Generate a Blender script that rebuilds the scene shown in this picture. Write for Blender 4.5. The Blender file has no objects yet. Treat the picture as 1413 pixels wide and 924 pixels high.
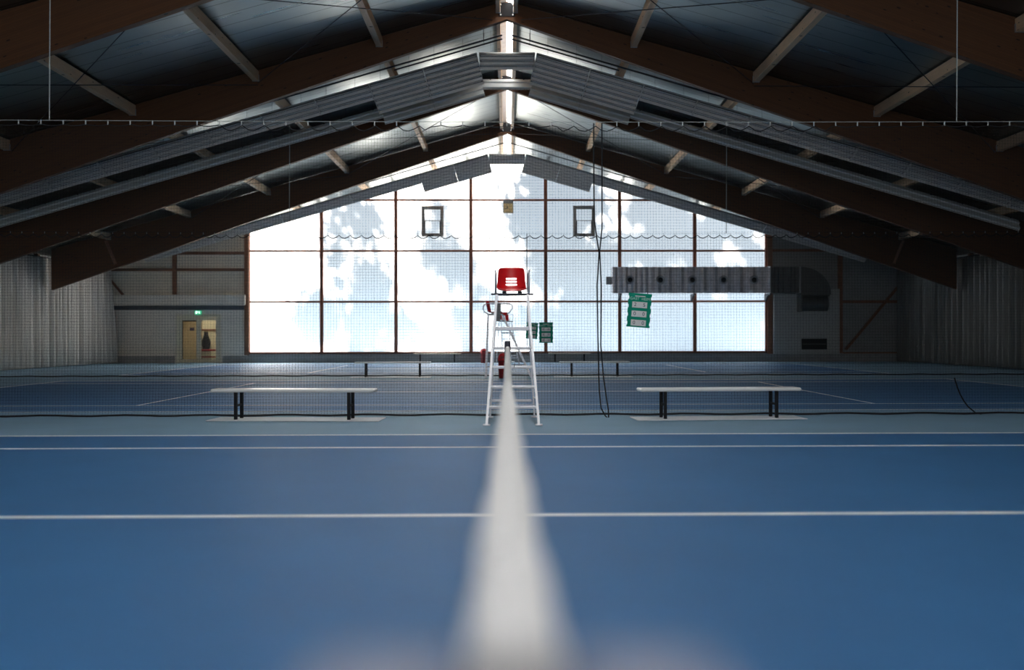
import bpy, math, random
from mathutils import Vector, Matrix
R = math.radians
sc = bpy.context.scene
COL = sc.collection
rnd = random.Random(7)

# ------------------------------------------------------------------ view
sc.view_settings.view_transform = 'Standard'
sc.view_settings.look = 'None'
sc.view_settings.exposure = 0.0
sc.view_settings.gamma = 1.0
sc.view_settings.use_curve_mapping = False

FPX, CX, CY, HC = 1386.0, 721.8, 462.0, 1.21
YAW, ROLL = 0.0157, 0.0018
_f = Vector((math.sin(YAW), math.cos(YAW), 0))
_r = Vector((math.cos(YAW), -math.sin(YAW), 0))
_u = Vector((0, 0, 1))
_r2 = _r * math.cos(ROLL) - _u * math.sin(ROLL)
_u2 = _u * math.cos(ROLL) + _r * math.sin(ROLL)
CAM = Vector((0, 0, HC))


def ray(px, py):
    return _f + _r2 * ((px - CX) / FPX) + _u2 * ((CY - py) / FPX)


def P(px, py, Y):
    d = ray(px, py)
    return CAM + d * (Y / d.y)


def PF(px, py, z=0.0):
    d = ray(px, py)
    return CAM + d * ((z - HC) / d.z)


cam = bpy.data.cameras.new('camera')
camo = bpy.data.objects.new('camera', cam)
COL.objects.link(camo)
cam.sensor_width = 36.0
cam.lens = 36.0 * FPX / 1413.0
cam.shift_x = (706.5 - CX) / 1413.0
cam.shift_y = 0.0
cam.clip_start = 0.02
cam.clip_end = 300
cam.dof.use_dof = True
cam.dof.focus_distance = 18.0
cam.dof.aperture_fstop = 1.15
m = Matrix.Identity(4)
for i in range(3):
    m[i][0] = _r2[i]; m[i][1] = _u2[i]; m[i][2] = -_f[i]; m[i][3] = CAM[i]
camo.matrix_world = m
sc.camera = camo

# ------------------------------------------------------------------ mesh builder
class MB:
    def __init__(s):
        s.v = []; s.f = []

    def add(s, vs, fs):
        b = len(s.v)
        s.v.extend(tuple(x) for x in vs)
        s.f.extend(tuple(b + i for i in f) for f in fs)
        return s

    def box(s, a, b):
        x0, y0, z0 = a; x1, y1, z1 = b
        return s.hexa([(x0, y0, z0), (x1, y0, z0), (x1, y1, z0), (x0, y1, z0), (x0, y0, z1), (x1, y0, z1), (x1, y1, z1), (x0, y1, z1)])

    def hexa(s, p):
        return s.add(p, [(0, 3, 2, 1), (4, 5, 6, 7), (0, 1, 5, 4), (1, 2, 6, 5), (2, 3, 7, 6), (3, 0, 4, 7)])

    def cbox(s, a, b, c=0.008):
        """box with chamfered edges"""
        x0, y0, z0 = a; x1, y1, z1 = b
        c = min(c, (x1 - x0) * .4, (y1 - y0) * .4, (z1 - z0) * .4)
        vs = []
        idx = {}
        for ix, (xo, xi) in enumerate(((x0, x0 + c), (x1, x1 - c))):
            for iy, (yo, yi) in enumerate(((y0, y0 + c), (y1, y1 - c))):
                for iz, (zo, zi) in enumerate(((z0, z0 + c), (z1, z1 - c))):
                    for k, q in enumerate(((xo, yi, zi), (xi, yo, zi), (xi, yi, zo))):
                        idx[(ix, iy, iz, k)] = len(vs); vs.append(q)
        F = []
        g = lambda a, b, c, k: idx[(a, b, c, k)]
        for i in (0, 1):
            q = [g(i, 0, 0, 0), g(i, 1, 0, 0), g(i, 1, 1, 0), g(i, 0, 1, 0)]; F.append(q if i else q[::-1])
            q = [g(0, i, 0, 1), g(1, i, 0, 1), g(1, i, 1, 1), g(0, i, 1, 1)]; F.append(q[::-1] if i else q)
            q = [g(0, 0, i, 2), g(1, 0, i, 2), g(1, 1, i, 2), g(0, 1, i, 2)]; F.append(q if i else q[::-1])
        for i in (0, 1):
            for j in (0, 1):
                F.append([g(0, i, j, 1), g(1, i, j, 1), g(1, i, j, 2), g(0, i, j, 2)])
                F.append([g(i, 0, j, 0), g(i, 1, j, 0), g(i, 1, j, 2), g(i, 0, j, 2)])
                F.append([g(i, j, 0, 0), g(i, j, 1, 0), g(i, j, 1, 1), g(i, j, 0, 1)])
                for k in (0, 1):
                    F.append([g(i, j, k, 0), g(i, j, k, 1), g(i, j, k, 2)])
        return s.add(vs, F)

    def bar(s, p0, p1, w, h, up=(0, 0, 1)):
        p0 = Vector(p0); p1 = Vector(p1); d = (p1 - p0).normalized(); up = Vector(up)
        if abs(d.dot(up)) > .98: up = Vector((0, 1, 0))
        a = d.cross(up).normalized(); b = a.cross(d).normalized()
        a *= w / 2; b *= h / 2
        return s.hexa([p0 - a - b, p0 + a - b, p1 + a - b, p1 - a - b, p0 - a + b, p0 + a + b, p1 + a + b, p1 - a + b])

    def tube(s, pts, r, n=8, closed=False):
        pts = [Vector(p) for p in pts]
        N = len(pts); rs = r if isinstance(r, (list, tuple)) else [r] * N
        prev = None; rings = []
        for i, p in enumerate(pts):
            if closed: t = pts[(i + 1) % N] - pts[i - 1]
            elif i == 0: t = pts[1] - p
            elif i == N - 1: t = p - pts[i - 1]
            else: t = (pts[i + 1] - p).normalized() + (p - pts[i - 1]).normalized()
            t.normalize()
            if prev is None:
                up = Vector((0, 0, 1)) if abs(t.z) < .9 else Vector((1, 0, 0))
                a = t.cross(up).normalized()
            else:
                a = (prev - t * prev.dot(t)).normalized()
            prev = a; b = t.cross(a)
            rings.append([p + (a * math.cos(2 * math.pi * k / n) + b * math.sin(2 * math.pi * k / n)) * rs[i] for k in range(n)])
        vs = [q for rg in rings for q in rg]; fs = []
        for i in range(N if closed else N - 1):
            j = (i + 1) % N
            for k in range(n):
                l = (k + 1) % n
                fs.append((i * n + k, i * n + l, j * n + l, j * n + k))
        if not closed:
            fs.append(tuple(range(n - 1, -1, -1))); fs.append(tuple((N - 1) * n + k for k in range(n)))
        return s.add(vs, fs)

    def lathe(s, prof, n=24, org=(0, 0, 0), ax='z'):
        o = Vector(org); vs = []; fs = []
        for (r, h) in prof:
            for k in range(n):
                a = 2 * math.pi * k / n
                if ax == 'z': q = Vector((r * math.cos(a), r * math.sin(a), h))
                elif ax == 'y': q = Vector((r * math.cos(a), h, r * math.sin(a)))
                else: q = Vector((h, r * math.cos(a), r * math.sin(a)))
                vs.append(o + q)
        for i in range(len(prof) - 1):
            for k in range(n):
                l = (k + 1) % n
                fs.append((i * n + k, i * n + l, (i + 1) * n + l, (i + 1) * n + k))
        fs.append(tuple(range(n))); fs.append(tuple((len(prof) - 1) * n + k for k in range(n)))
        return s.add(vs, fs)

    def prism(s, poly, a, b, ax='y'):
        """polygon in the plane normal to ax, extruded from a to b"""
        n = len(poly)
        def q(p, h):
            return (p[0], h, p[1]) if ax == 'y' else ((h, p[0], p[1]) if ax == 'x' else (p[0], p[1], h))
        vs = [q(p, a) for p in poly] + [q(p, b) for p in poly]
        fs = [tuple(range(n)), tuple(range(2 * n - 1, n - 1, -1))] + [(i, n + i, n + (i + 1) % n, (i + 1) % n) for i in range(n)]
        return s.add(vs, fs)

    def grid(s, fn, nu, nv, skip=None):
        vs = [fn(i / nu, j / nv) for j in range(nv + 1) for i in range(nu + 1)]
        fs = [(j * (nu + 1) + i, j * (nu + 1) + i + 1, (j + 1) * (nu + 1) + i + 1, (j + 1) * (nu + 1) + i)
              for j in range(nv) for i in range(nu) if not (skip and skip(i, j))]
        return s.add(vs, fs)

    def build(s, name, mat, parent=None, smooth=False, fix=True):
        me = bpy.data.meshes.new(name)
        me.from_pydata(s.v, [], s.f)
        me.validate()
        if fix:
            import bmesh
            bm = bmesh.new(); bm.from_mesh(me)
            bmesh.ops.recalc_face_normals(bm, faces=bm.faces)
            bm.to_mesh(me); bm.free()
        if smooth:
            me.polygons.foreach_set('use_smooth', [True] * len(me.polygons))
        me.materials.append(mat)
        o = bpy.data.objects.new(name, me)
        COL.objects.link(o)
        if parent is not None: o.parent = parent
        return o


def solid(o, t, off=0):
    md = o.modifiers.new('thickness', 'SOLIDIFY'); md.thickness = t; md.offset = off
    return o


def tag(o, label=None, cat=None, group=None, kind=None):
    if label: o['label'] = label
    if cat: o['category'] = cat
    if group: o['group'] = group
    if kind: o['kind'] = kind
    return o


def thing(name, label, cat, loc=(0, 0, 0), rotz=0, group=None, kind=None):
    o = bpy.data.objects.new(name, None); COL.objects.link(o)
    o.empty_display_size = .1
    o.location = loc; o.rotation_euler = (0, 0, rotz)
    return tag(o, label, cat, group, kind)


def copy_tree(o, parent=None):
    kids = [c for c in bpy.data.objects if c.parent is o]
    c = o.copy(); COL.objects.link(c); c.parent = parent
    for k in kids: copy_tree(k, c)
    return c


def text_obj(txt, size, mat, parent, loc, rot, name='lettering', align='CENTER'):
    cu = bpy.data.curves.new('txt', 'FONT'); cu.body = txt; cu.size = size
    cu.align_x = align; cu.align_y = 'CENTER'; cu.extrude = 0.0015
    tmp = bpy.data.objects.new('txt', cu); COL.objects.link(tmp)
    dg = bpy.context.evaluated_depsgraph_get()
    me = bpy.data.meshes.new_from_object(tmp.evaluated_get(dg))
    bpy.data.objects.remove(tmp); bpy.data.curves.remove(cu)
    me.materials.clear(); me.materials.append(mat)
    o = bpy.data.objects.new(name, me); COL.objects.link(o)
    o.parent = parent; o.location = loc; o.rotation_euler = rot
    return o

# ------------------------------------------------------------------ materials
def base_mat(name):
    mt = bpy.data.materials.new(name); mt.use_nodes = True
    nt = mt.node_tree
    return mt, nt, nt.nodes['Principled BSDF'], nt.nodes['Material Output']


def N(nt, t, **kw):
    n = nt.nodes.new(t)
    for k, v in kw.items():
        if k in ('inp',):
            for a, b in v.items(): n.inputs[a].default_value = b
        else: setattr(n, k, v)
    return n


def mat(name, col, rough=.5, metal=0., var=.15, scale=8., bump=0., stretch=None, spec=.5, coord='Object', bscale=None, coat=0):
    mt, nt, p, out = base_mat(name)
    L = nt.links.new
    tc = N(nt, 'ShaderNodeTexCoord'); mp = N(nt, 'ShaderNodeMapping')
    L(tc.outputs[coord], mp.inputs[0])
    if stretch: mp.inputs['Scale'].default_value = stretch
    nz = N(nt, 'ShaderNodeTexNoise', inp={'Scale': scale, 'Detail': 4., 'Roughness': .6})
    L(mp.outputs[0], nz.inputs['Vector'])
    rp = N(nt, 'ShaderNodeMapRange', inp={'From Min': .3, 'From Max': .7, 'To Min': 1 - var, 'To Max': 1 + var})
    L(nz.outputs['Fac'], rp.inputs['Value'])
    mx = N(nt, 'ShaderNodeVectorMath', operation='SCALE'); mx.inputs[0].default_value = col[:3]
    L(rp.outputs[0], mx.inputs['Scale']); L(mx.outputs[0], p.inputs['Base Color'])
    p.inputs['Roughness'].default_value = rough
    p.inputs['Metallic'].default_value = metal
    p.inputs['Specular IOR Level'].default_value = spec
    if coat: p.inputs['Coat Weight'].default_value = coat
    if bump:
        b = N(nt, 'ShaderNodeBump', inp={'Strength': bump, 'Distance': .01})
        if bscale:
            nz2 = N(nt, 'ShaderNodeTexNoise', inp={'Scale': bscale, 'Detail': 3.}); L(mp.outputs[0], nz2.inputs['Vector']); L(nz2.outputs['Fac'], b.inputs['Height'])
        else: L(nz.outputs['Fac'], b.inputs['Height'])
        L(b.outputs[0], p.inputs['Normal'])
    return mt


def mth(nt, op, a, b=None, c=None):
    n = N(nt, 'ShaderNodeMath', operation=op)
    for i, x in enumerate((a, b, c)):
        if x is None: continue
        if isinstance(x, (int, float)): n.inputs[i].default_value = x
        else: nt.links.new(x, n.inputs[i])
    return n.outputs[0]


def wood_mat(name, col, lam=.045, rough=.7, lamdark=.7):
    """glued laminated timber: lamellae along local x, stacked in local z"""
    mt, nt, p, out = base_mat(name); L = nt.links.new
    tc = N(nt, 'ShaderNodeTexCoord'); sx = N(nt, 'ShaderNodeSeparateXYZ'); L(tc.outputs['Object'], sx.inputs[0])
    k = mth(nt, 'DIVIDE', sx.outputs['Z'], lam)
    fl = mth(nt, 'FLOOR', k); fr = mth(nt, 'FRACT', k)
    wn = N(nt, 'ShaderNodeTexWhiteNoise', noise_dimensions='1D'); L(fl, wn.inputs['W'])
    mp = N(nt, 'ShaderNodeMapping'); L(tc.outputs['Object'], mp.inputs[0]); mp.inputs['Scale'].default_value = (1.2, 14, 14)
    nz = N(nt, 'ShaderNodeTexNoise', inp={'Scale': 2., 'Detail': 5., 'Roughness': .65}); L(mp.outputs[0], nz.inputs['Vector'])
    mp2 = N(nt, 'ShaderNodeMapping'); L(tc.outputs['Object'], mp2.inputs[0]); mp2.inputs['Scale'].default_value = (3.0, 3, 9)
    vo = N(nt, 'ShaderNodeTexVoronoi', inp={'Scale': .9}); L(mp2.outputs[0], vo.inputs['Vector'])
    knot = mth(nt, 'LESS_THAN', vo.outputs['Distance'], .11)
    line = mth(nt, 'LESS_THAN', fr, .09)
    a = mth(nt, 'MULTIPLY_ADD', wn.outputs['Value'], .22, .72)
    b = mth(nt, 'MULTIPLY_ADD', nz.outputs['Fac'], .5, 0.0)
    s = mth(nt, 'ADD', a, b)
    s = mth(nt, 'MULTIPLY', s, mth(nt, 'SUBTRACT', 1., mth(nt, 'MULTIPLY', line, 1 - lamdark)))
    s = mth(nt, 'MULTIPLY', s, mth(nt, 'SUBTRACT', 1., mth(nt, 'MULTIPLY', knot, .8)))
    mx = N(nt, 'ShaderNodeVectorMath', operation='SCALE'); mx.inputs[0].default_value = col
    L(s, mx.inputs['Scale']); L(mx.outputs[0], p.inputs['Base Color'])
    p.inputs['Roughness'].default_value = rough
    return mt


def net_mat(name, cell, cov, col=(.012, .018, .02), axes=('X', 'Z'), band=None):
    """knotted netting: threads opaque, the holes between them open"""
    mt, nt, p, out = base_mat(name); L = nt.links.new
    tc = N(nt, 'ShaderNodeTexCoord'); sx = N(nt, 'ShaderNodeSeparateXYZ'); L(tc.outputs['UV'], sx.inputs[0])
    ms = []
    for a in ('X', 'Y'):
        k = mth(nt, 'FRACT', mth(nt, 'DIVIDE', sx.outputs[a], cell))
        ms.append(mth(nt, 'LESS_THAN', k, cov))
    mk = mth(nt, 'MAXIMUM', ms[0], ms[1])
    p.inputs['Base Color'].default_value = (*col, 1); p.inputs['Roughness'].default_value = .8
    tr = N(nt, 'ShaderNodeBsdfTransparent'); mx = N(nt, 'ShaderNodeMixShader')
    L(mk, mx.inputs[0]); L(tr.outputs[0], mx.inputs[1]); L(p.outputs[0], mx.inputs[2]); L(mx.outputs[0], out.inputs[0])
    return mt


def emit_mat(name, col, st):
    mt, nt, p, out = base_mat(name)
    e = N(nt, 'ShaderNodeEmission'); e.inputs[0].default_value = (*col, 1); e.inputs[1].default_value = st
    nt.links.new(e.outputs[0], out.inputs[0])
    return mt


def pane_mat(name, sky, st, trans=(.90, .90, .90), emit=True):
    """milky multiwall sheet: scatters the sun that falls on its far side, and passes on the even light of the sky"""
    mt, nt, p, out = base_mat(name); L = nt.links.new
    tc = N(nt, 'ShaderNodeTexCoord'); sx = N(nt, 'ShaderNodeSeparateXYZ'); L(tc.outputs['Object'], sx.inputs[0])
    k = mth(nt, 'FRACT', mth(nt, 'DIVIDE', sx.outputs['X'], .33))
    seam = mth(nt, 'LESS_THAN', k, .06)
    k2 = mth(nt, 'FRACT', mth(nt, 'DIVIDE', sx.outputs['X'], .055))
    rib = mth(nt, 'LESS_THAN', k2, .2)
    s = mth(nt, 'SUBTRACT', 1., mth(nt, 'ADD', mth(nt, 'MULTIPLY', seam, .16), mth(nt, 'MULTIPLY', rib, .05)))
    c1 = N(nt, 'ShaderNodeVectorMath', operation='SCALE'); c1.inputs[0].default_value = trans; L(s, c1.inputs['Scale'])
    tl = N(nt, 'ShaderNodeBsdfTranslucent'); L(c1.outputs[0], tl.inputs[0])
    ad = N(nt, 'ShaderNodeAddShader'); e = N(nt, 'ShaderNodeEmission')
    c2 = N(nt, 'ShaderNodeVectorMath', operation='SCALE'); c2.inputs[0].default_value = sky; L(s, c2.inputs['Scale'])
    L(c2.outputs[0], e.inputs[0]); e.inputs[1].default_value = st
    L(tl.outputs[0], ad.inputs[0]); L(e.outputs[0], ad.inputs[1]); L(ad.outputs[0], out.inputs[0])
    return mt


def ceiling_mat():
    mt, nt, p, out = base_mat('ceiling sheet'); L = nt.links.new
    tc = N(nt, 'ShaderNodeTexCoord'); sx = N(nt, 'ShaderNodeSeparateXYZ'); L(tc.outputs['Object'], sx.inputs[0])
    fr = mth(nt, 'FRACT', mth(nt, 'DIVIDE', sx.outputs['Y'], .6))
    line = mth(nt, 'LESS_THAN', fr, .06)
    mp = N(nt, 'ShaderNodeMapping'); L(tc.outputs['Object'], mp.inputs[0]); mp.inputs['Scale'].default_value = (.25, 6, 1)
    nz = N(nt, 'ShaderNodeTexNoise', inp={'Scale': 1., 'Detail': 4.}); L(mp.outputs[0], nz.inputs['Vector'])
    s = mth(nt, 'MULTIPLY', mth(nt, 'MULTIPLY_ADD', nz.outputs['Fac'], .3, .85), mth(nt, 'SUBTRACT', 1., mth(nt, 'MULTIPLY', line, .6)))
    mx = N(nt, 'ShaderNodeVectorMath', operation='SCALE'); mx.inputs[0].default_value = (.20, .225, .215)
    L(s, mx.inputs['Scale']); L(mx.outputs[0], p.inputs['Base Color'])
    p.inputs['Metallic'].default_value = .93
    L(mth(nt, 'MULTIPLY_ADD', nz.outputs['Fac'], .16, .22), p.inputs['Roughness'])
    b = N(nt, 'ShaderNodeBump', inp={'Strength': .05, 'Distance': .02}); L(mth(nt, 'ADD', nz.outputs['Fac'], line), b.inputs['Height']); L(b.outputs[0], p.inputs['Normal'])
    return mt


def court_mat(name, col, rough=.62):
    mt, nt, p, out = base_mat(name); L = nt.links.new
    tc = N(nt, 'ShaderNodeTexCoord')
    n1 = N(nt, 'ShaderNodeTexNoise', inp={'Scale': .7, 'Detail': 5., 'Roughness': .6}); L(tc.outputs['Object'], n1.inputs['Vector'])
    n2 = N(nt, 'ShaderNodeTexNoise', inp={'Scale': 240., 'Detail': 2.}); L(tc.outputs['Object'], n2.inputs['Vector'])
    s = mth(nt, 'ADD', mth(nt, 'MULTIPLY_ADD', n1.outputs['Fac'], .35, .72), mth(nt, 'MULTIPLY', n2.outputs['Fac'], .2))
    mx = N(nt, 'ShaderNodeVectorMath', operation='SCALE'); mx.inputs[0].default_value = col
    L(s, mx.inputs['Scale']); L(mx.outputs[0], p.inputs['Base Color'])
    p.inputs['Roughness'].default_value = rough; p.inputs['Specular IOR Level'].default_value = .5
    b = N(nt, 'ShaderNodeBump', inp={'Strength': .25, 'Distance': .004}); L(n2.outputs['Fac'], b.inputs['Height']); L(b.outputs[0], p.inputs['Normal'])
    return mt


M = dict(
    court=court_mat('court blue', (.036, .165, .39)),
    surround=court_mat('surround grey blue', (.21, .37, .52)),
    line=mat('court line white', (.94, .95, .95), .6, var=.05, scale=3),
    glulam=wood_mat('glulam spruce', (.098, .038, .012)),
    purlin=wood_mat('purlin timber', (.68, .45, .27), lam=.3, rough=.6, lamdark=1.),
    ceil=ceiling_mat(),
    steel=mat('galvanised steel', (.55, .57, .60), .35, .9, var=.1, scale=20),
    alu=mat('aluminium tube', (.88, .88, .92), .35, .25, var=.06, scale=30),
    rod=mat('dark steel rod', (.05, .05, .06), .5, .6),
    black=mat('black paint', (.010, .011, .014), .75, spec=.25),
    cable=mat('white rope', (.42, .46, .44), .8, var=.2, scale=60),
    clip=mat('white plastic clip', (.5, .53, .52), .5),
    hem=mat('dark hem rope', (.012, .014, .017), .85),
    lamp=mat('lamp housing white', (.66, .70, .71), .42, var=.05),
    louvre=mat('louvre aluminium', (.80, .79, .76), .5, .0, var=.05),
    louvred=mat('dark lamp gap', (.06, .07, .08), .6),
    tube=mat('fluorescent tube off', (.75, .77, .78), .3),
    red=mat('red plastic', (.78, .012, .018), .38, var=.08, coat=.2),
    darkred=mat('dark red plastic', (.30, .010, .012), .45, var=.1),
    mullion=mat('brown mullion', (.36, .125, .07), .55, var=.2, scale=5, stretch=(1, 1, .3)),
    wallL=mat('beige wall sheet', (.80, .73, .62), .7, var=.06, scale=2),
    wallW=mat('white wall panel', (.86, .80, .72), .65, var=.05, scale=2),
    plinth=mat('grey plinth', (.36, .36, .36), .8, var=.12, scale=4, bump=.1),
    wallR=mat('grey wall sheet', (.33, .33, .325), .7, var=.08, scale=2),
    boxR=mat('pale grey board', (.52, .52, .50), .65, var=.05, scale=3),
    strip=mat('dark blue grey strip', (.09, .10, .12), .6),
    trim=mat('reddish brown timber', (.26, .12, .07), .6, var=.2, scale=6, stretch=(.3, 1, 1)),
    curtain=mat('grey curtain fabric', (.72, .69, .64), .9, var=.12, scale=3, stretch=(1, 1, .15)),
    curtain_shaded=mat('shaded grey curtain fabric', (.17, .175, .17), .9, var=.12, scale=3, stretch=(1, 1, .15)),  # same curtain as on the left; its weaker light is put into the colour
    duct=mat('bare duct metal', (.90, .88, .90), .38, .45, var=.15, scale=6, bump=.1),
    ductd=mat('dark duct metal', (.15, .155, .155), .45, .7, var=.15, scale=5),
    void=mat('dark opening', (.006, .007, .008), .8),
    bench=mat('white bench board', (.88, .88, .86), .28, var=.04, scale=4),
    tan=mat('tan bench board', (.62, .50, .38), .5, var=.1, scale=4, stretch=(.3, 4, 4)),
    pad=mat('white floor board', (.90, .91, .95), .5, var=.05),
    green=mat('green board plastic', (.003, .30, .19), .6, var=.06, spec=.15),
    white=mat('white plastic', (.85, .86, .85), .5, var=.03),
    ink=mat('dark ink', (.03, .02, .07), .6),
    mint=mat('pale green lettering', (.55, .85, .75), .5),
    band=mat('white net band canvas', (.93, .93, .92), .75, var=.03, scale=12, bump=.1),
    strap=mat('white centre strap', (.8, .8, .8), .8),
    post=mat('dark net post', (.05, .05, .07), .4, .3),
    capm=mat('light grey post cap', (.42, .40, .45), .5),
    greyp=mat('grey plastic sheet', (.34, .34, .34), .6),
    vframe=mat('grey brown vent frame', (.52, .47, .42), .6, 0),
    clockf=mat('amber clock face', (.95, .72, .36), .5, var=.08),
    doorw=mat('varnished door', (.42, .32, .18), .5, var=.12, scale=3, stretch=(6, 6, .6)),
    cream=mat('cream wall', (.72, .66, .46), .7, var=.04),
    doorf=mat('cream door frame', (.82, .76, .60), .5, .1, var=.05),
    leaf=mat('leaf green', (.016, .04, .010), .6),
    bark=mat('bark', (.10, .07, .05), .9, bump=.5),
    ground=mat('dark outdoor soil', (.018, .018, .014), .9),
    curtain_net=net_mat('ball stop netting', .043, .052),
    court_net=net_mat('court netting', .045, .10, (.01, .01, .012)),
)
SKY_T = (.74, .86, 1.0)
M['pane'] = pane_mat('milky gable sheet', SKY_T, .27)
M['rear_fill_pane'] = pane_mat('added rear fill sheet', (1, .99, .98), .66)  # glowing pane added behind the camera to light the foreground
M['glass'] = base_mat('clear glass')[0]
_g = M['glass'].node_tree
_tr = N(_g, 'ShaderNodeBsdfTransparent'); _gl = N(_g, 'ShaderNodeBsdfGlossy'); _gl.inputs['Roughness'].default_value = .05
_fr = N(_g, 'ShaderNodeFresnel'); _mx = N(_g, 'ShaderNodeMixShader')
_g.links.new(_fr.outputs[0], _mx.inputs[0]); _g.links.new(_tr.outputs[0], _mx.inputs[1]); _g.links.new(_gl.outputs[0], _mx.inputs[2])
_g.links.new(_mx.outputs[0], _g.nodes['Material Output'].inputs[0])

# ------------------------------------------------------------------ dimensions
YW = 44.65          # inside face of the far gable wall
YR = -2.75          # inside face of the gable wall behind the camera
XS = 17.9           # side walls
RZ, RS = 9.30, .281     # ridge height and slope of the roof sheet
BZ, BS = 8.85, .345     # underside of the laminated frames
FRAMES = [3.9, 10.75, 17.6, 24.4, 31.3, 38.15]
roof = lambda x: RZ - RS * abs(x)
COURTS = [6.74, 21.5, 36.4]
FULL = 10.97 / 2

# ------------------------------------------------------------------ floor
fl = MB().box((-XS - .2, YR - .2, -.2), (XS + .2, YW + 3.2, 0)).build('floor', M['surround'])
tag(fl, 'grey blue hall floor around the courts', kind='structure')
for i, c in enumerate(COURTS):
    o = MB().box((-11.9, c - FULL, 0.0), (11.9, c + FULL, .003)).build('court_surface', M['court'], fl)
    ln = MB(); w = .085; z0, z1 = .003, .005
    for s in (-1, 1):
        ln.box((-11.9, c + s * 5.46 - w / 2, z0), (11.9, c + s * 5.46 + w / 2, z1))
        ln.box((-11.9, c + s * 4.09 - w / 2, z0), (11.9, c + s * 4.09 + w / 2, z1))
        ln.box((s * 6.40 - .03, c - 4.05, z0), (s * 6.40 + .03, c + 4.05, z1))
        ln.box((s * 11.85 - .04, c - 5.42, z0), (s * 11.85 + .04, c + 5.42, z1))
    ln.box((-6.37, c - w / 2, z0), (6.37, c + w / 2, z1))
    ln.build('court_line', M['line'], fl)

# ------------------------------------------------------------------ roof
cl = MB()
for s in (-1, 1):
    xs = [0, XS + .3]
    cl.add([(s * .0, YR - .2, RZ + .004), (s * xs[1], YR - .2, roof(xs[1]) + .004), (s * xs[1], YW + .3, roof(xs[1]) + .004), (0, YW + .3, RZ + .004),
            (s * .0, YR - .2, RZ + .15), (s * xs[1], YR - .2, roof(xs[1]) + .15), (s * xs[1], YW + .3, roof(xs[1]) + .15), (0, YW + .3, RZ + .15)],
           [(0, 3, 2, 1), (4, 5, 6, 7), (0, 1, 5, 4), (1, 2, 6, 5), (2, 3, 7, 6), (3, 0, 4, 7)])
tag(cl.build('ceiling', M['ceil']), 'grey metal sheet roof lining sloping down from the ridge', kind='structure')

ORD = ['first', 'second', 'third', 'fourth', 'fifth', 'sixth', 'seventh', 'eighth', 'ninth', 'tenth', 'eleventh']
FW = .17  # frame thickness
frame_place = ['over the near court, outside the view at its ridge, behind the camera end of the net',
               'over the near court between its net centre and the curtain net',
               'nearest frame in view, crossing the top corners of the photo',
               'second visible frame, its apex at the top edge of the photo',
               'third visible frame, right behind the long rows of lamps',
               'last frame before the bright gable window']
def rafter(s, parent):
    ang = math.atan(BS)
    X1 = 17.15
    # outline in world x-z, moved into the frame of the sloping underside
    pts = [(0, BZ), (0, RZ - .01)] + [(x, roof(x) - .01) for x in (4, 8, 12, 16, X1)] + [(X1, BZ - BS * X1)] + [(x, BZ - BS * x) for x in (13, 9, 5)]
    ca, sa = math.cos(ang), math.sin(ang)
    loc = [(x * ca - (z - BZ) * sa, x * sa + (z - BZ) * ca) for x, z in pts]
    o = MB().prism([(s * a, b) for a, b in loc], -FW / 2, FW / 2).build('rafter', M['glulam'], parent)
    o.location = (0, 0, BZ); o.rotation_euler = (0, s * ang, 0)
    return o
for i, Y in enumerate(FRAMES):
    if i == 0:
        continue
    t = thing('laminated_frame', 'laminated timber roof frame, ' + frame_place[i], 'roof frame', (0, Y, 0), 0, 'laminated timber roof frames')
    tag(t, kind='thing'); t_last = t
    for s in (-1, 1):
        r = rafter(s, t)
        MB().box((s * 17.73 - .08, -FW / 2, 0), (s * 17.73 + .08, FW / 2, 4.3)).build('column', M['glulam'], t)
    pl = MB().box((-.20, -FW / 2 - .015, BZ + .06), (.20, -FW / 2, RZ - .05)).build('ridge_plate', M['black'], t)
    for bx in (-.15, .15):
        for bz in (BZ + .1, RZ - .1):
            MB().lathe([(.018, 0), (.018, -.02), (.006, -.022)], 8, (bx, -FW / 2 - .015, bz), 'y').build('bolt_head', M['steel'], t)

PX = [.21, 3.08, 6.05, 9.0, 12.0, 15.0]
pn = ['beside the ridge', 'second from ridge', 'third from ridge', 'fourth from ridge', 'fifth from ridge', 'lowest']
bays = [(YR, 10.75), (10.75, 17.6), (17.6, 24.4), (24.4, 31.3), (31.3, 38.15), (38.15, YW)]
bay_name = ['', 'bay at the photo top edge', 'bay before the second visible frame', 'bay with the long lamp rows', 'bay behind the lamp rows', 'last bay by the window']
protos = {}
for bi, (a, b) in enumerate(bays):
    if bi == 0: continue
    for s in (-1, 1):
        for k, x in enumerate(PX):
            if bi == 1 and k < 3: continue
            Ya = a + FW / 2 + .004; Yb = (b - FW / 2 - (.004 if k else .045)) if b != YW else YW - .004
            Lh = Yb - Ya
            w = .10 if k == 0 else .15
            h = .24
            side = 'left' if s < 0 else 'right'
            lab = f'timber purlin {pn[k]}, {side} slope, {bay_name[bi]}'
            t = thing('purlin', lab, 'purlin', (s * x, Ya, roof(x) - .002 - abs(w * RS / 2)), 0, 'purlins under the roof sheet'); tag(t, kind='thing')
            key = (k == 0, round(Lh, 3))
            if key not in protos:
                # local x runs along the purlin
                bm_ = MB().cbox((0, -w / 2, -h), (Lh, w / 2, 0), .006).build('timber', M['purlin'])
                hg = MB().box((0, -w / 2 - .006, -h - .006), (.05, w / 2 + .006, -h * .4)).build('joist_hanger', M['steel'])
                protos[key] = (bm_.data, hg.data)
                bpy.data.objects.remove(bm_); bpy.data.objects.remove(hg)
            for nm, me, off in (('timber', protos[key][0], 0), ('joist_hanger', protos[key][1], 0), ('joist_hanger', protos[key][1], Lh - .05)):
                o = bpy.data.objects.new(nm, me); COL.objects.link(o); o.parent = t; o.rotation_euler = (0, 0, math.pi / 2); o.location = (0, off, 0)

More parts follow.
